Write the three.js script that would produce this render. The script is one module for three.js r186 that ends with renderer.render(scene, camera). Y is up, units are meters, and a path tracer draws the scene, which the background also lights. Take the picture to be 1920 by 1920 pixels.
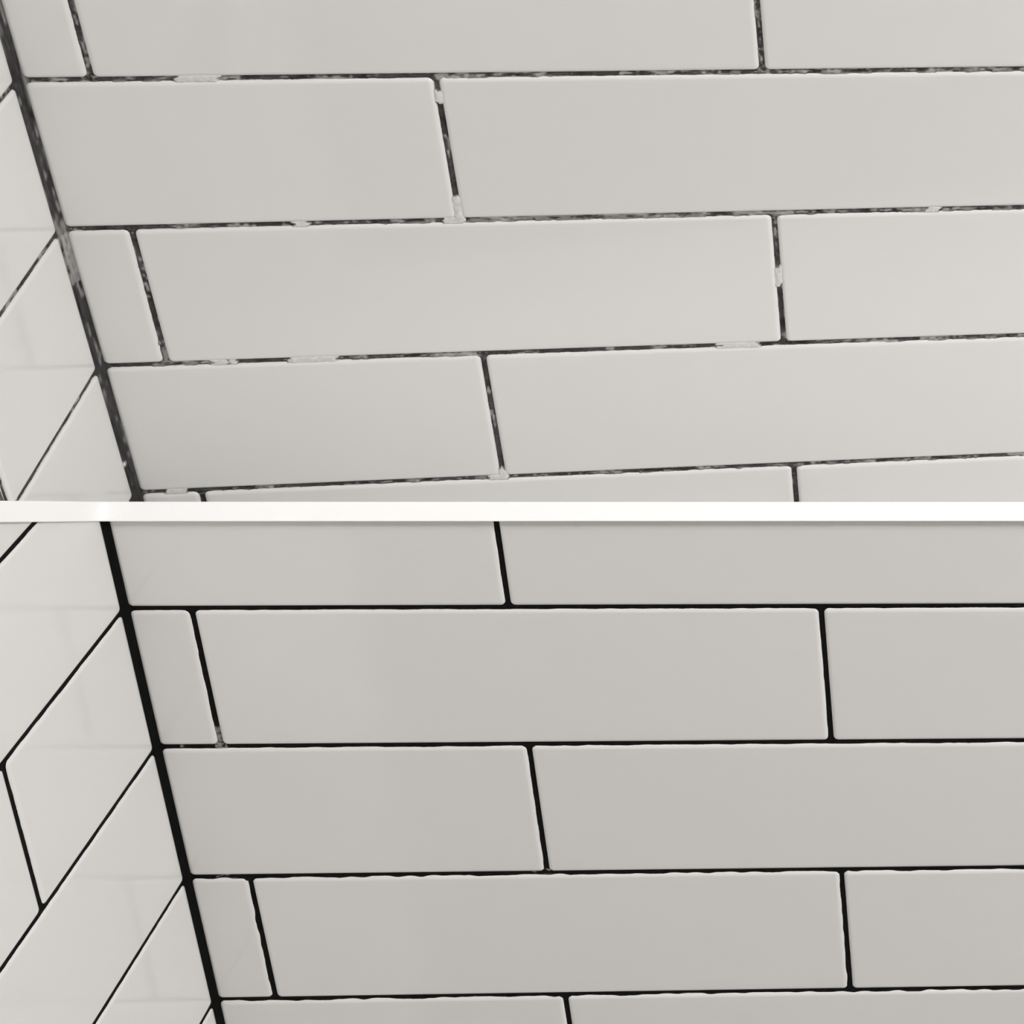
import * as THREE from 'three';
import { RoundedBoxGeometry } from 'three/addons/geometries/RoundedBoxGeometry.js';
import { RectAreaLightUniformsLib } from 'three/addons/lights/RectAreaLightUniformsLib.js';

// ------------------------------------------------------------------ camera
// World frame: the upper tiled corner stands plumb, its vertical edge is x = 0, z = 0.
const scene = new THREE.Scene();
const FOCAL = 3795.4, FULL_W = 5254, FULL_H = 4122;      // an off-axis view: the lens axis lies up and to the right of the frame
const camera = new THREE.PerspectiveCamera(2 * Math.atan(FULL_H / 2 / FOCAL) * 180 / Math.PI, FULL_W / FULL_H, 0.05, 20);
const eye = new THREE.Vector3(0.473874, 0.478398, 0.876603);
const camX = new THREE.Vector3(0.9852784, 0.0828093, 0.1495631);
const camY = new THREE.Vector3(-0.0006712, 0.8767219, -0.4809971);
const camZ = new THREE.Vector3(-0.1709563, 0.4738157, 0.8638707);
camera.position.copy(eye);
camera.quaternion.setFromRotationMatrix(new THREE.Matrix4().makeBasis(camX, camY, camZ));
camera.setViewOffset(FULL_W, FULL_H, 0, 2202, 1920, 1920);
camera.updateProjectionMatrix();
scene.add(camera);

const renderer = new THREE.WebGLRenderer({ antialias: true });
renderer.toneMapping = THREE.LinearToneMapping;
renderer.toneMappingExposure = 1.0;
renderer.shadowMap.enabled = true;
RectAreaLightUniformsLib.init();
scene.background = new THREE.Color(0x000000);

const LAMPS = [
  { x: 2.08, z: 1.06, w: 0.9, d: 0.5, power: 38.8, label: 'broad flush ceiling lamp right of the tiled corners' },
  { x: -0.10, z: 1.00, w: 1.2, d: 0.07, power: 32, label: 'narrow strip lamp on the ceiling above the tiled corners' },
];

// ------------------------------------------------------------------ helpers
let seed = 20407;
const rnd = () => { seed = (seed * 1664525 + 1013904223) >>> 0; return seed / 4294967296; };
const hash = (i, s) => { let h = (i * 374761393 + s * 668265263) | 0; h = Math.imul(h ^ (h >>> 13), 1274126177); return ((h ^ (h >>> 16)) >>> 0) / 4294967296; };
const noise = (x, s) => { const i = Math.floor(x), f = x - i, u = f * f * (3 - 2 * f); return (hash(i, s) * (1 - u) + hash(i + 1, s) * u) * 2 - 1; };
const hash2 = (i, j, s) => hash(i + j * 7919, s + 101);
const noise2 = (x, y, s) => { const i = Math.floor(x), j = Math.floor(y), f = x - i, g = y - j, u = f * f * (3 - 2 * f), w = g * g * (3 - 2 * g); return ((hash2(i, j, s) * (1 - u) + hash2(i + 1, j, s) * u) * (1 - w) + (hash2(i, j + 1, s) * (1 - u) + hash2(i + 1, j + 1, s) * u) * w) * 2 - 1; };
const clamp = (x, a, b) => Math.min(b, Math.max(a, x));
const smooth = (a, b, x) => { const t = clamp((x - a) / (b - a), 0, 1); return t * t * (3 - 2 * t); };
function mesh(name, geometry, material, parent) {
  const m = new THREE.Mesh(geometry, material);
  m.name = name; m.castShadow = m.receiveShadow = true; parent.add(m);
  return m;
}
function structure(o, label) { o.userData.kind = 'structure'; if (label) o.userData.label = label; return o; }

// ------------------------------------------------------------------ materials
const glazeTex = (() => {                                // faint unevenness of a fired glaze
  const n = 256, d = new Uint8Array(n * n * 4);
  const g = new Float32Array(n * n);
  for (const [c, a] of [[4, 1], [9, 0.5], [21, 0.2]]) {
    const v = Array.from({ length: c * c }, rnd);
    for (let y = 0; y < n; y++) for (let x = 0; x < n; x++) {
      const fx = x / n * c, fy = y / n * c, ix = Math.floor(fx), iy = Math.floor(fy);
      const sx = fx - ix, sy = fy - iy, ux = sx * sx * (3 - 2 * sx), uy = sy * sy * (3 - 2 * sy);
      const q = (i, j) => v[((j + c) % c) * c + ((i + c) % c)];
      g[y * n + x] += a * ((q(ix, iy) * (1 - ux) + q(ix + 1, iy) * ux) * (1 - uy) + (q(ix, iy + 1) * (1 - ux) + q(ix + 1, iy + 1) * ux) * uy);
    }
  }
  for (let i = 0; i < n * n; i++) { const b = clamp(g[i] / 1.7 * 255, 0, 255); d[i * 4] = d[i * 4 + 1] = d[i * 4 + 2] = b; d[i * 4 + 3] = 255; }
  const t = new THREE.DataTexture(d, n, n); t.wrapS = t.wrapT = THREE.RepeatWrapping; t.magFilter = THREE.LinearFilter; t.minFilter = THREE.LinearMipmapLinearFilter; t.generateMipmaps = true; t.needsUpdate = true;
  return t;
})();
const glaze = [0, 1, 2].map((i) => new THREE.MeshPhysicalMaterial({
  color: new THREE.Color().setRGB(0.690 + 0.005 * i, 0.682 + 0.005 * i, 0.668 + 0.005 * i), roughness: 0.10, bumpMap: glazeTex, bumpScale: 0.00003,
}));
const groutOld = new THREE.MeshPhysicalMaterial({ vertexColors: true, roughness: 0.95, specularIntensity: 0.5 });
const groutNew = new THREE.MeshPhysicalMaterial({ vertexColors: true, roughness: 0.9, specularIntensity: 0.3 });
const board = new THREE.MeshStandardMaterial({ color: new THREE.Color().setRGB(0.30, 0.29, 0.28), roughness: 1 });
const whiteBoard = new THREE.MeshStandardMaterial({ color: new THREE.Color().setRGB(0.93, 0.93, 0.93), roughness: 0.6 });
const paint = new THREE.MeshStandardMaterial({ color: new THREE.Color().setRGB(0.72, 0.71, 0.69), roughness: 0.9 });
const floorMat = new THREE.MeshStandardMaterial({ color: new THREE.Color().setRGB(0.20, 0.195, 0.19), roughness: 0.6 });

// ------------------------------------------------------------------ the dividing sheet's plane
const K = (959.5 + 140.64) / FOCAL;
const along = new THREE.Vector3().addScaledVector(camY, -K).addScaledVector(camZ, -1).normalize();     // falls away towards the tiles
const sheetUp = new THREE.Vector3().crossVectors(camX, along).normalize();
if (sheetUp.y < 0) sheetUp.negate();

// ------------------------------------------------------------------ tiling
const PITCH_X = 0.303, PITCH_Y = 0.086194, FIRST = 0.0308, HALF = 0.1820, DEEP = 0.0042;
const RETURN_DEPTH = 0.212, RETURN_JOINT = 0.1003;

function clipPoly(poly, keep) {                         // keep = [a, b, c]: a u + b v + c >= 0
  const out = [], d = (p) => keep[0] * p[0] + keep[1] * p[1] + keep[2];
  poly.forEach((p, i) => {
    const q = poly[(i + 1) % poly.length], dp = d(p), dq = d(q);
    if (dp >= 0) out.push(p);
    if (dp * dq < 0) { const t = dp / (dp - dq); out.push([p[0] + t * (q[0] - p[0]), p[1] + t * (q[1] - p[1])]); }
  });
  return out;
}
function area(poly) { let a = 0; poly.forEach((p, i) => { const q = poly[(i + 1) % poly.length]; a += p[0] * q[1] - q[0] * p[1]; }); return a / 2; }
function ring(poly, inset, radius, arc) {               // convex, counter-clockwise outline with rounded corners, moved inwards
  const n = poly.length, lines = poly.map((p, i) => {
    const q = poly[(i + 1) % n], l = Math.hypot(q[0] - p[0], q[1] - p[1]), dx = (q[0] - p[0]) / l, dy = (q[1] - p[1]) / l;
    return { x: p[0] - dy * inset, y: p[1] + dx * inset, dx, dy };
  });
  const out = [], r = Math.max(radius - inset, 0.0004);
  for (let i = 0; i < n; i++) {
    const a = lines[(i + n - 1) % n], b = lines[i];
    const det = a.dx * b.dy - a.dy * b.dx, t = ((b.x - a.x) * b.dy - (b.y - a.y) * b.dx) / det;
    const cx = a.x + a.dx * t, cy = a.y + a.dy * t;                         // the sharp corner
    const cos = a.dx * b.dx + a.dy * b.dy, turn = Math.acos(clamp(cos, -1, 1)), back = r * Math.tan(turn / 2);
    const ox = cx - a.dx * back - a.dy * r, oy = cy - a.dy * back + a.dx * r;
    const a0 = Math.atan2(-a.dx, a.dy);
    for (let k = 0; k <= arc; k++) { const g = a0 + turn * k / arc; out.push([ox + r * Math.cos(g), oy + r * Math.sin(g)]); }
  }
  return out;
}
function tileGeometry(poly, seedUv) {
  const BEV = 0.0025, DROP = 0.0014, STEPS = 6, ARC = 4, layers = [[0, -DEEP], [0, -DROP]];
  for (let s = 1; s <= STEPS; s++) { const a = s / STEPS * Math.PI / 2; layers.push([BEV * (1 - Math.cos(a)), -DROP * (1 - Math.sin(a))]); }
  layers.push([0.006, 0]);
  const rings = layers.map(([i]) => ring(poly, i, 0.0026, ARC)), n = rings[0].length, pos = [], uv = [], idx = [];
  rings.forEach((r, l) => r.forEach((p) => { pos.push(p[0], p[1], layers[l][1]); uv.push(p[0] / 0.12 + seedUv[0], p[1] / 0.12 + seedUv[1]); }));
  for (let l = 0; l + 1 < rings.length; l++) for (let i = 0; i < n; i++) {
    const a = l * n + i, b = l * n + (i + 1) % n; idx.push(a, b, b + n, a, b + n, a + n);
  }
  const top = (rings.length - 1) * n; for (let i = 1; i + 1 < n; i++) idx.push(top, top + i, top + i + 1);
  for (let i = 1; i + 1 < n; i++) idx.push(0, i + 1, i);
  const g = new THREE.BufferGeometry();
  g.setAttribute('position', new THREE.Float32BufferAttribute(pos, 3)); g.setAttribute('uv', new THREE.Float32BufferAttribute(uv, 2));
  g.setIndex(idx); g.computeVertexNormals();
  return g;
}
function strip(sections, colours) {              // sections[i][j]: rows of 3D points swept along a joint
  const pos = [], col = [], idx = [], m = sections[0].length;
  sections.forEach((s, i) => s.forEach((p, j) => { pos.push(...p); col.push(...colours[i][j]); }));
  for (let i = 0; i + 1 < sections.length; i++) for (let j = 0; j + 1 < m; j++) { const a = i * m + j; idx.push(a, a + 1, a + m + 1, a, a + m + 1, a + m); }
  const g = new THREE.BufferGeometry();
  g.setAttribute('position', new THREE.Float32BufferAttribute(pos, 3)); g.setAttribute('color', new THREE.Float32BufferAttribute(col, 3));
  g.setIndex(idx); g.computeVertexNormals();
  return g;
}
let lineId = 0;
function groutColour(style, s, w, id, fill) {
  if (style === 'new') {
    const k = 0.0035 + 0.0022 * noise2(s * 600, w * 1.5, id), c = k * (1 - fill) + fill * 0.48;
    return [c, c * 0.97, c * 0.95];
  }
  // half-raked old grout: dark, dusty, streaked along its length
  let k = 0.050 + 0.030 * noise2(s * 160, w * 1.6, id) + 0.016 * noise2(s * 620, w * 3, id + 1);
  const dust = smooth(0.15, 0.75, noise2(s * 130, w * 1.4 + 5, id + 2) * 0.8 + noise2(s * 520, w * 2.5, id + 4) * 0.5);
  k = clamp(k + dust * 0.27, 0.014, 1) * (1 - fill) + (0.36 + 0.26 * smooth(0.55, 1, fill) + 0.07 * noise2(s * 700, w * 3, id + 3)) * fill;
  return [k, k * 0.98, k * 0.955];
}
// how far pale leftover grout fills a joint at one spot: stretches [from, to, how full]
function leftover(stretches, s, w, id) {
  let f = 0;
  for (const [a, b, v, lean = 0] of stretches) {
    const e = s + lean * w + 0.0016 * noise2(w * 2.5, a * 900, id) ;
    const inside = smooth(a - 0.0005, a + 0.0005, e) * (1 - smooth(b - 0.0005, b + 0.0005, e));
    f = Math.max(f, inside * (v < 0.7 ? 0.55 : 1) * smooth(-0.45, 0.35, v * 2 - 1 + 0.9 * noise2(s * 190, w * 1.9, id + 6) + 0.35 * noise2(s * 700, w * 3, id + 7) + (v < 1 ? -0.3 * w : 0.5)));
  }
  return f;
}
// a joint running along u (horizontal) or v (vertical) in a wall's own plane
function groutLine(wall, style, dir, centre, from, to, keep, stretches = [], rough = 1) {
  const id = (lineId += 17), step = style === 'old' ? 0.0005 : 0.0008, n = Math.max(2, Math.round((to - from) / step)), half = 0.0029;
  const W = [-1, -0.8, -0.6, -0.42, -0.25, -0.08, 0.08, 0.25, 0.42, 0.6, 0.8, 1];
  const sections = [], colours = [];
  for (let i = 0; i <= n; i++) {
    const s = from + (to - from) * i / n, row = [], cols = [];
    const mid = dir === 'u' ? [s, centre] : [centre, s];
    if (keep && keep[0] * mid[0] + keep[1] * mid[1] + keep[2] < -0.001) continue;
    for (const w of W) {
      const fill = stretches.length ? leftover(stretches, s, w, id) : 0;
      let depth;
      if (style === 'old') {
        depth = -0.00135 + 0.00025 * noise2(s * 260, w * 1.6, id + 8) + 0.00014 * noise2(s * 900, w * 3, id + 9);
        depth = depth * (1 - fill) + fill * (-0.00022 - 0.0008 * Math.pow(Math.abs(w), 3) + 0.00014 * noise2(s * 420, w * 2, id + 10));
      } else {
        depth = -0.00082 - 0.00012 * (1 - w * w) + 0.00006 * noise2(s * 260, w * 2, id + 8) + 0.00005 * noise2(s * 900, w * 3, id + 9) + 0.0002 * fill;
        depth += rough * (w < 0 ? 0.00022 : 0.00008) * noise(s * 170, id + (w < 0 ? 11 : 12));
      }
      const across = centre + w * half;
      row.push(dir === 'u' ? [s, across, depth] : [across, s, depth]);
      cols.push(groutColour(style, s, w, id, fill));
    }
    if (dir === 'v') { row.reverse(); cols.reverse(); }
    sections.push(row); colours.push(cols);
  }
  if (sections.length < 2) return;
  mesh('grout_line', strip(sections, colours), style === 'old' ? groutOld : groutNew, wall);
}

// One wall of a corner: a Group whose own axes are u (right), v (up) and the outward normal.
function makeWall(name, label, corner, side, style, rows, uFrom, uTo, oddFirst, upper) {
  const wall = new THREE.Group(); wall.name = name; scene.add(wall);
  corner.matrix.decompose(wall.position, wall.quaternion, wall.scale);
  if (side === 'return') wall.quaternion.multiply(new THREE.Quaternion().setFromAxisAngle(new THREE.Vector3(0, 1, 0), Math.PI / 2));
  wall.updateMatrixWorld(true);
  structure(wall, label);
  const O = new THREE.Vector3().setFromMatrixPosition(wall.matrixWorld), U = new THREE.Vector3().setFromMatrixColumn(wall.matrixWorld, 0), V = new THREE.Vector3().setFromMatrixColumn(wall.matrixWorld, 1);
  const s = upper ? 1 : -1, keep = [s * sheetUp.dot(U), s * sheetUp.dot(V), s * sheetUp.dot(O.clone().sub(eye))];
  keep[2] += upper ? 0.003 : -0.0006;                                     // the cut edges end inside the sheet
  const keepBack = [keep[0], keep[1], keep[2] - (upper ? 0 : 0.03)];
  const JOINT = upper ? 0.0027 : 0.0023;
  const yTop = -(rows[0] - 1) * PITCH_Y, yBottom = -rows[1] * PITCH_Y;
  // backing that carries the tiles
  const back = clipPoly([[uFrom - (side === 'back' ? 0.03 : 0), yBottom], [uTo + (side === 'back' ? 0 : 0.03), yBottom], [uTo + (side === 'back' ? 0 : 0.03), yTop], [uFrom - (side === 'back' ? 0.03 : 0), yTop]], keepBack);
  const bg = new THREE.ExtrudeGeometry(new THREE.Shape(back.map((p) => new THREE.Vector2(...p))), { depth: 0.022, bevelEnabled: false });
  bg.translate(0, 0, -0.0035 - 0.022);
  mesh('backing_board', bg, board, wall);
  for (let r = rows[0]; r <= rows[1]; r++) {
    const v1 = -(r - 1) * PITCH_Y, v0 = -r * PITCH_Y, short = (Math.abs(r) % 2 === 1) === oddFirst;
    const cuts = [];
    if (side === 'back') for (let k = 0; k < 6; k++) { const x = (short ? FIRST : HALF) + k * PITCH_X; if (x < uTo - 0.02) cuts.push(x); }
    else if (short) cuts.push(-RETURN_JOINT);
    const edges = [uFrom, ...cuts, uTo];
    for (let k = 0; k + 1 < edges.length; k++) {
      const isFirst = k === 0, isLast = k + 2 === edges.length;
      const a = edges[k] + (isFirst ? (side === 'back' ? (upper ? 0.0019 : 0.0014) : 0) : JOINT / 2), b = edges[k + 1] - (isLast ? (side === 'return' ? (upper ? 0.0028 : 0.0021) : 0) : JOINT / 2);
      let poly = clipPoly([[a, v0 + JOINT / 2], [b, v0 + JOINT / 2], [b, v1 - JOINT / 2], [a, v1 - JOINT / 2]], keep);
      poly = poly.filter((p, i) => { const q = poly[(i + 1) % poly.length]; return Math.hypot(p[0] - q[0], p[1] - q[1]) > 0.0015; });
      if (poly.length < 3 || area(poly) < 0.00012) continue;
      const t = mesh('tile', tileGeometry(poly, [rnd(), rnd()]), glaze[Math.floor(rnd() * 3)], wall);
      t.position.z = 0;
    }
    for (const x of cuts) groutLine(wall, style, 'v', x, v0 - 0.0005, v1 + 0.0005, keep, palesOf(name, 'v', r, x), name === 'wall_lower_back' && r === 4 ? 1.6 : 0.7);
    if (r > rows[0]) groutLine(wall, style, 'u', v1, uFrom + (side === 'back' ? 0.001 : 0), uTo - (side === 'return' ? 0.001 : 0), keep, palesOf(name, 'u', r - 1, 0), name === 'wall_lower_back' ? [0.5, 0.5, 0.7, 1.5, 1.8][clamp(r - 1, 0, 4)] : 0.4);
  }
  return { wall, keep };
}
const PALES = {                                          // where pale leftover grout fills the joint
  'wall_upper_back:u:1': [[0.0665, 0.0855, 1, -0.0015], [0.030, 0.064, 0.36], [0.186, 0.235, 0.34], [0.28, 0.47, 0.28]],
  'wall_upper_back:u:2': [[0.1045, 0.1118, 1], [0.036, 0.070, 0.30], [0.139, 0.168, 0.46], [0.174, 0.184, 1], [0.184, 0.300, 0.64], [0.411, 0.418, 1], [0.31, 0.47, 0.36]],
  'wall_upper_back:u:3': [[0.020, 0.052, 0.42], [0.052, 0.0600, 0.75], [0.0600, 0.0635, 1], [0.0885, 0.1120, 1, -0.002], [0.112, 0.200, 0.25], [0.2985, 0.3215, 0.8], [0.35, 0.47, 0.26]],
  'wall_upper_back:u:4': [[0.0142, 0.0245, 1], [0.0245, 0.170, 0.20], [0.1690, 0.1745, 0.55], [0.1745, 0.1845, 1], [0.20, 0.47, 0.18]],
  'wall_upper_back:v:1:0.334': [[-0.09, 0, 0.25]],
  'wall_upper_back:v:2:0.182': [[-0.1020, -0.0945, 1], [-0.176, -0.1580, 1]],
  'wall_upper_back:v:3:0.031': [[-0.2565, -0.2440, 0.69]],
  'wall_upper_back:v:3:0.334': [[-0.2190, -0.2065, 1], [-0.2565, -0.2515, 0.45]],
  'wall_upper_back:v:4:0.182': [[-0.3480, -0.3385, 1]],
  'wall_lower_back:v:2:0.031': [[-0.1740, -0.1600, 0.52]],
  'wall_lower_back:u:3': [[0.0155, 0.0250, 0.42], [0.1750, 0.1845, 0.38]],
  'wall_lower_back:u:2': [[0.0115, 0.0160, 0.30], [0.0285, 0.0335, 0.55]],
};
function palesOf(name, dir, k, x) { return PALES[`${name}:${dir}:${k}${dir === 'v' ? ':' + x.toFixed(3) : ''}`] || []; }

function cornerJoint(corner, style, vFrom, vTo, wallPair) {
  const { wall, keep } = wallPair, id = (lineId += 31), step = 0.0009, n = Math.round((vTo - vFrom) / step), sections = [], colours = [];
  const P = [[0.0046, -0.0013], [0.0024, -0.0010], [0.0015, -0.0003], [0.0009, 0.0002], [0.0004, 0.0006], [0.0000, 0.0012], [-0.0004, 0.0019], [-0.0010, 0.0031], [-0.0013, 0.0058]];
  for (let i = 0; i <= n; i++) {
    const v = vFrom + (vTo - vFrom) * i / n;
    if (keep[1] * v + keep[2] < -0.001) continue;
    const row = [], cols = [];
    P.forEach(([x, z], j) => {
      const e = style === 'old' ? 0.0002 : 0.00012, w = j / (P.length - 1) * 2 - 1;
      const fill = style === 'old' ? Math.max(leftover([[-0.204, -0.175, 0.66]], v, w * 2, id + 4), leftover([[-0.3235, -0.3205, 1]], v, w, id + 5) * smooth(0.1, 0.4, w)) : 0;
      row.push([x + e * noise2(v * 160, j * 0.6, id), v, z + e * noise2(v * 160, j * 0.6, id + 1)]);
      cols.push(groutColour(style, v * 0.4, w * 2.6 + 9, id + 2, fill).map((c) => (fill > 0.1 ? c : c * 0.72)));
    });
    row.reverse(); cols.reverse();
    sections.push(row); colours.push(cols);
  }
  mesh('corner_joint', strip(sections, colours), style === 'old' ? groutOld : groutNew, wall);
}

// ------------------------------------------------------------------ the two tiled corners
const upperCorner = new THREE.Object3D(); upperCorner.updateMatrix();
const lowerCorner = new THREE.Object3D();
lowerCorner.quaternion.setFromRotationMatrix(new THREE.Matrix4().makeBasis(
  new THREE.Vector3(0.9942309, 0.0346429, 0.1015127), new THREE.Vector3(-0.0214498, 0.9915052, -0.1282859), new THREE.Vector3(-0.1050945, 0.1253684, 0.9865282)));
lowerCorner.position.set(0.027772, -0.248298, 0.080068); lowerCorner.updateMatrix();

const upperBack = makeWall('wall_upper_back', 'upper white tiled wall with worn, patchy dark grey grout', upperCorner, 'back', 'old', [-2, 5], 0, 0.94, true, true);
makeWall('wall_upper_left', 'upper white tiled side wall with thin worn grey grout', upperCorner, 'return', 'old', [-2, 5], -RETURN_DEPTH, 0, true, true);
cornerJoint(upperCorner, 'old', -0.43, 0.255, upperBack);
const lowerBack = makeWall('wall_lower_back', 'lower white tiled wall with clean fresh black grout', lowerCorner, 'back', 'new', [1, 7], 0, 0.94, false, false);
makeWall('wall_lower_left', 'lower white tiled side wall with thin fresh black grout', lowerCorner, 'return', 'new', [-1, 7], -RETURN_DEPTH, 0, false, false);
cornerJoint(lowerCorner, 'new', -0.60, 0.05, lowerBack);

// ------------------------------------------------------------------ thin white sheet that parts the two corners
{
  const P = (u, z) => { const c = new THREE.Vector3().copy(eye).addScaledVector(camX, (u - 2626.8) / FOCAL * z).addScaledVector(camY, -K * z).addScaledVector(camZ, -z); return c.sub(eye); };
  const corners = [P(-120, 0.838), P(192, 0.964), P(3700, 1.023), P(3700, 1.285), P(-120, 1.06)].map((p) => new THREE.Vector2(p.dot(camX), p.dot(along)));
  const T = 37 / FOCAL * 0.968 * Math.cos(Math.atan(K)), E = 0.0005;
  const g = new THREE.ExtrudeGeometry(new THREE.Shape(corners), { depth: T - 2 * E, bevelEnabled: true, bevelThickness: E, bevelSize: E, bevelSegments: 3, bevelOffset: -E });
  g.translate(0, 0, -T / 2 + E);
  const m = mesh('trim_1', g, whiteBoard, scene);
  m.position.copy(eye);
  const n = new THREE.Vector3().crossVectors(camX, along).normalize();
  m.quaternion.setFromRotationMatrix(new THREE.Matrix4().makeBasis(camX, along, n));
  structure(m, 'thin plain white sheet between the upper and lower tiled corners');
}

// ------------------------------------------------------------------ the room around (outside the frame)
const ROOM = { x0: -0.95, x1: 2.60, y0: -0.93, y1: 1.45, z0: -0.12, z1: 2.30, t: 0.1 };
function slab(name, x0, y0, z0, x1, y1, z1, material, label) {
  const m = mesh(name, new THREE.BoxGeometry(x1 - x0, y1 - y0, z1 - z0), material, scene);
  m.position.set((x0 + x1) / 2, (y0 + y1) / 2, (z0 + z1) / 2); structure(m, label); return m;
}
{
  const { x0, x1, y0, y1, z0, z1, t } = ROOM;
  slab('floor', x0 - t, y0 - t, z0 - t, x1 + t, y0, z1 + t, floorMat, 'plain grey bathroom floor');
  slab('ceiling', x0 - t, y1, z0 - t, x1 + t, y1 + t, z1 + t, paint, 'plain white ceiling');
  slab('wall_back', x0 - t, y0, z0 - t, x1 + t, y1, z0, paint, 'plain painted wall behind the tiled corners');
  slab('wall_front', x0 - t, y0, z1, x1 + t, y1, z1 + t, paint, 'plain painted wall behind the viewer');
  slab('wall_left', x0 - t, y0, z0, x0, y1, z1, paint, 'plain painted wall on the left');
  slab('wall_right', x1, y0, z0, x1 + t, y1, z1, paint, 'plain painted wall on the right');
}
LAMPS.forEach((LAMP, i) => {                             // ceiling lamps: flat panels in a slim frame
  const lamp = new THREE.Group(); lamp.name = i ? 'ceiling_light_001' : 'ceiling_light'; scene.add(lamp);
  lamp.position.set(LAMP.x, ROOM.y1, LAMP.z);
  lamp.userData = { label: LAMP.label, category: 'lamp' };
  const frame = new THREE.Shape(); const a = LAMP.w / 2 + 0.03, b = LAMP.d / 2 + 0.03;
  frame.moveTo(-a, -b); frame.lineTo(a, -b); frame.lineTo(a, b); frame.lineTo(-a, b);
  const hole = new THREE.Path(); hole.moveTo(-a + 0.03, -b + 0.03); hole.lineTo(-a + 0.03, b - 0.03); hole.lineTo(a - 0.03, b - 0.03); hole.lineTo(a - 0.03, -b + 0.03); frame.holes.push(hole);
  const fg = new THREE.ExtrudeGeometry(frame, { depth: 0.028, bevelEnabled: true, bevelThickness: 0.002, bevelSize: 0.002, bevelSegments: 2 }); fg.rotateX(Math.PI / 2);
  mesh('frame', fg, whiteBoard, lamp);
  const glow = new THREE.MeshStandardMaterial({ color: 0xffffff, emissive: new THREE.Color().setRGB(1, 0.99, 0.985), emissiveIntensity: 1, roughness: 0.6 });
  const pg = new RoundedBoxGeometry(LAMP.w, 0.012, LAMP.d, 2, 0.003); pg.translate(0, -0.014, 0);
  mesh('diffuser', pg, glow, lamp);
  const light = new THREE.RectAreaLight(new THREE.Color().setRGB(1, 0.99, 0.985), LAMP.power, LAMP.w, LAMP.d);
  light.name = 'lamp_glow'; light.position.set(0, -0.034, 0); light.rotation.x = -Math.PI / 2; light.castShadow = true;
  lamp.add(light);
});

renderer.render(scene, camera);
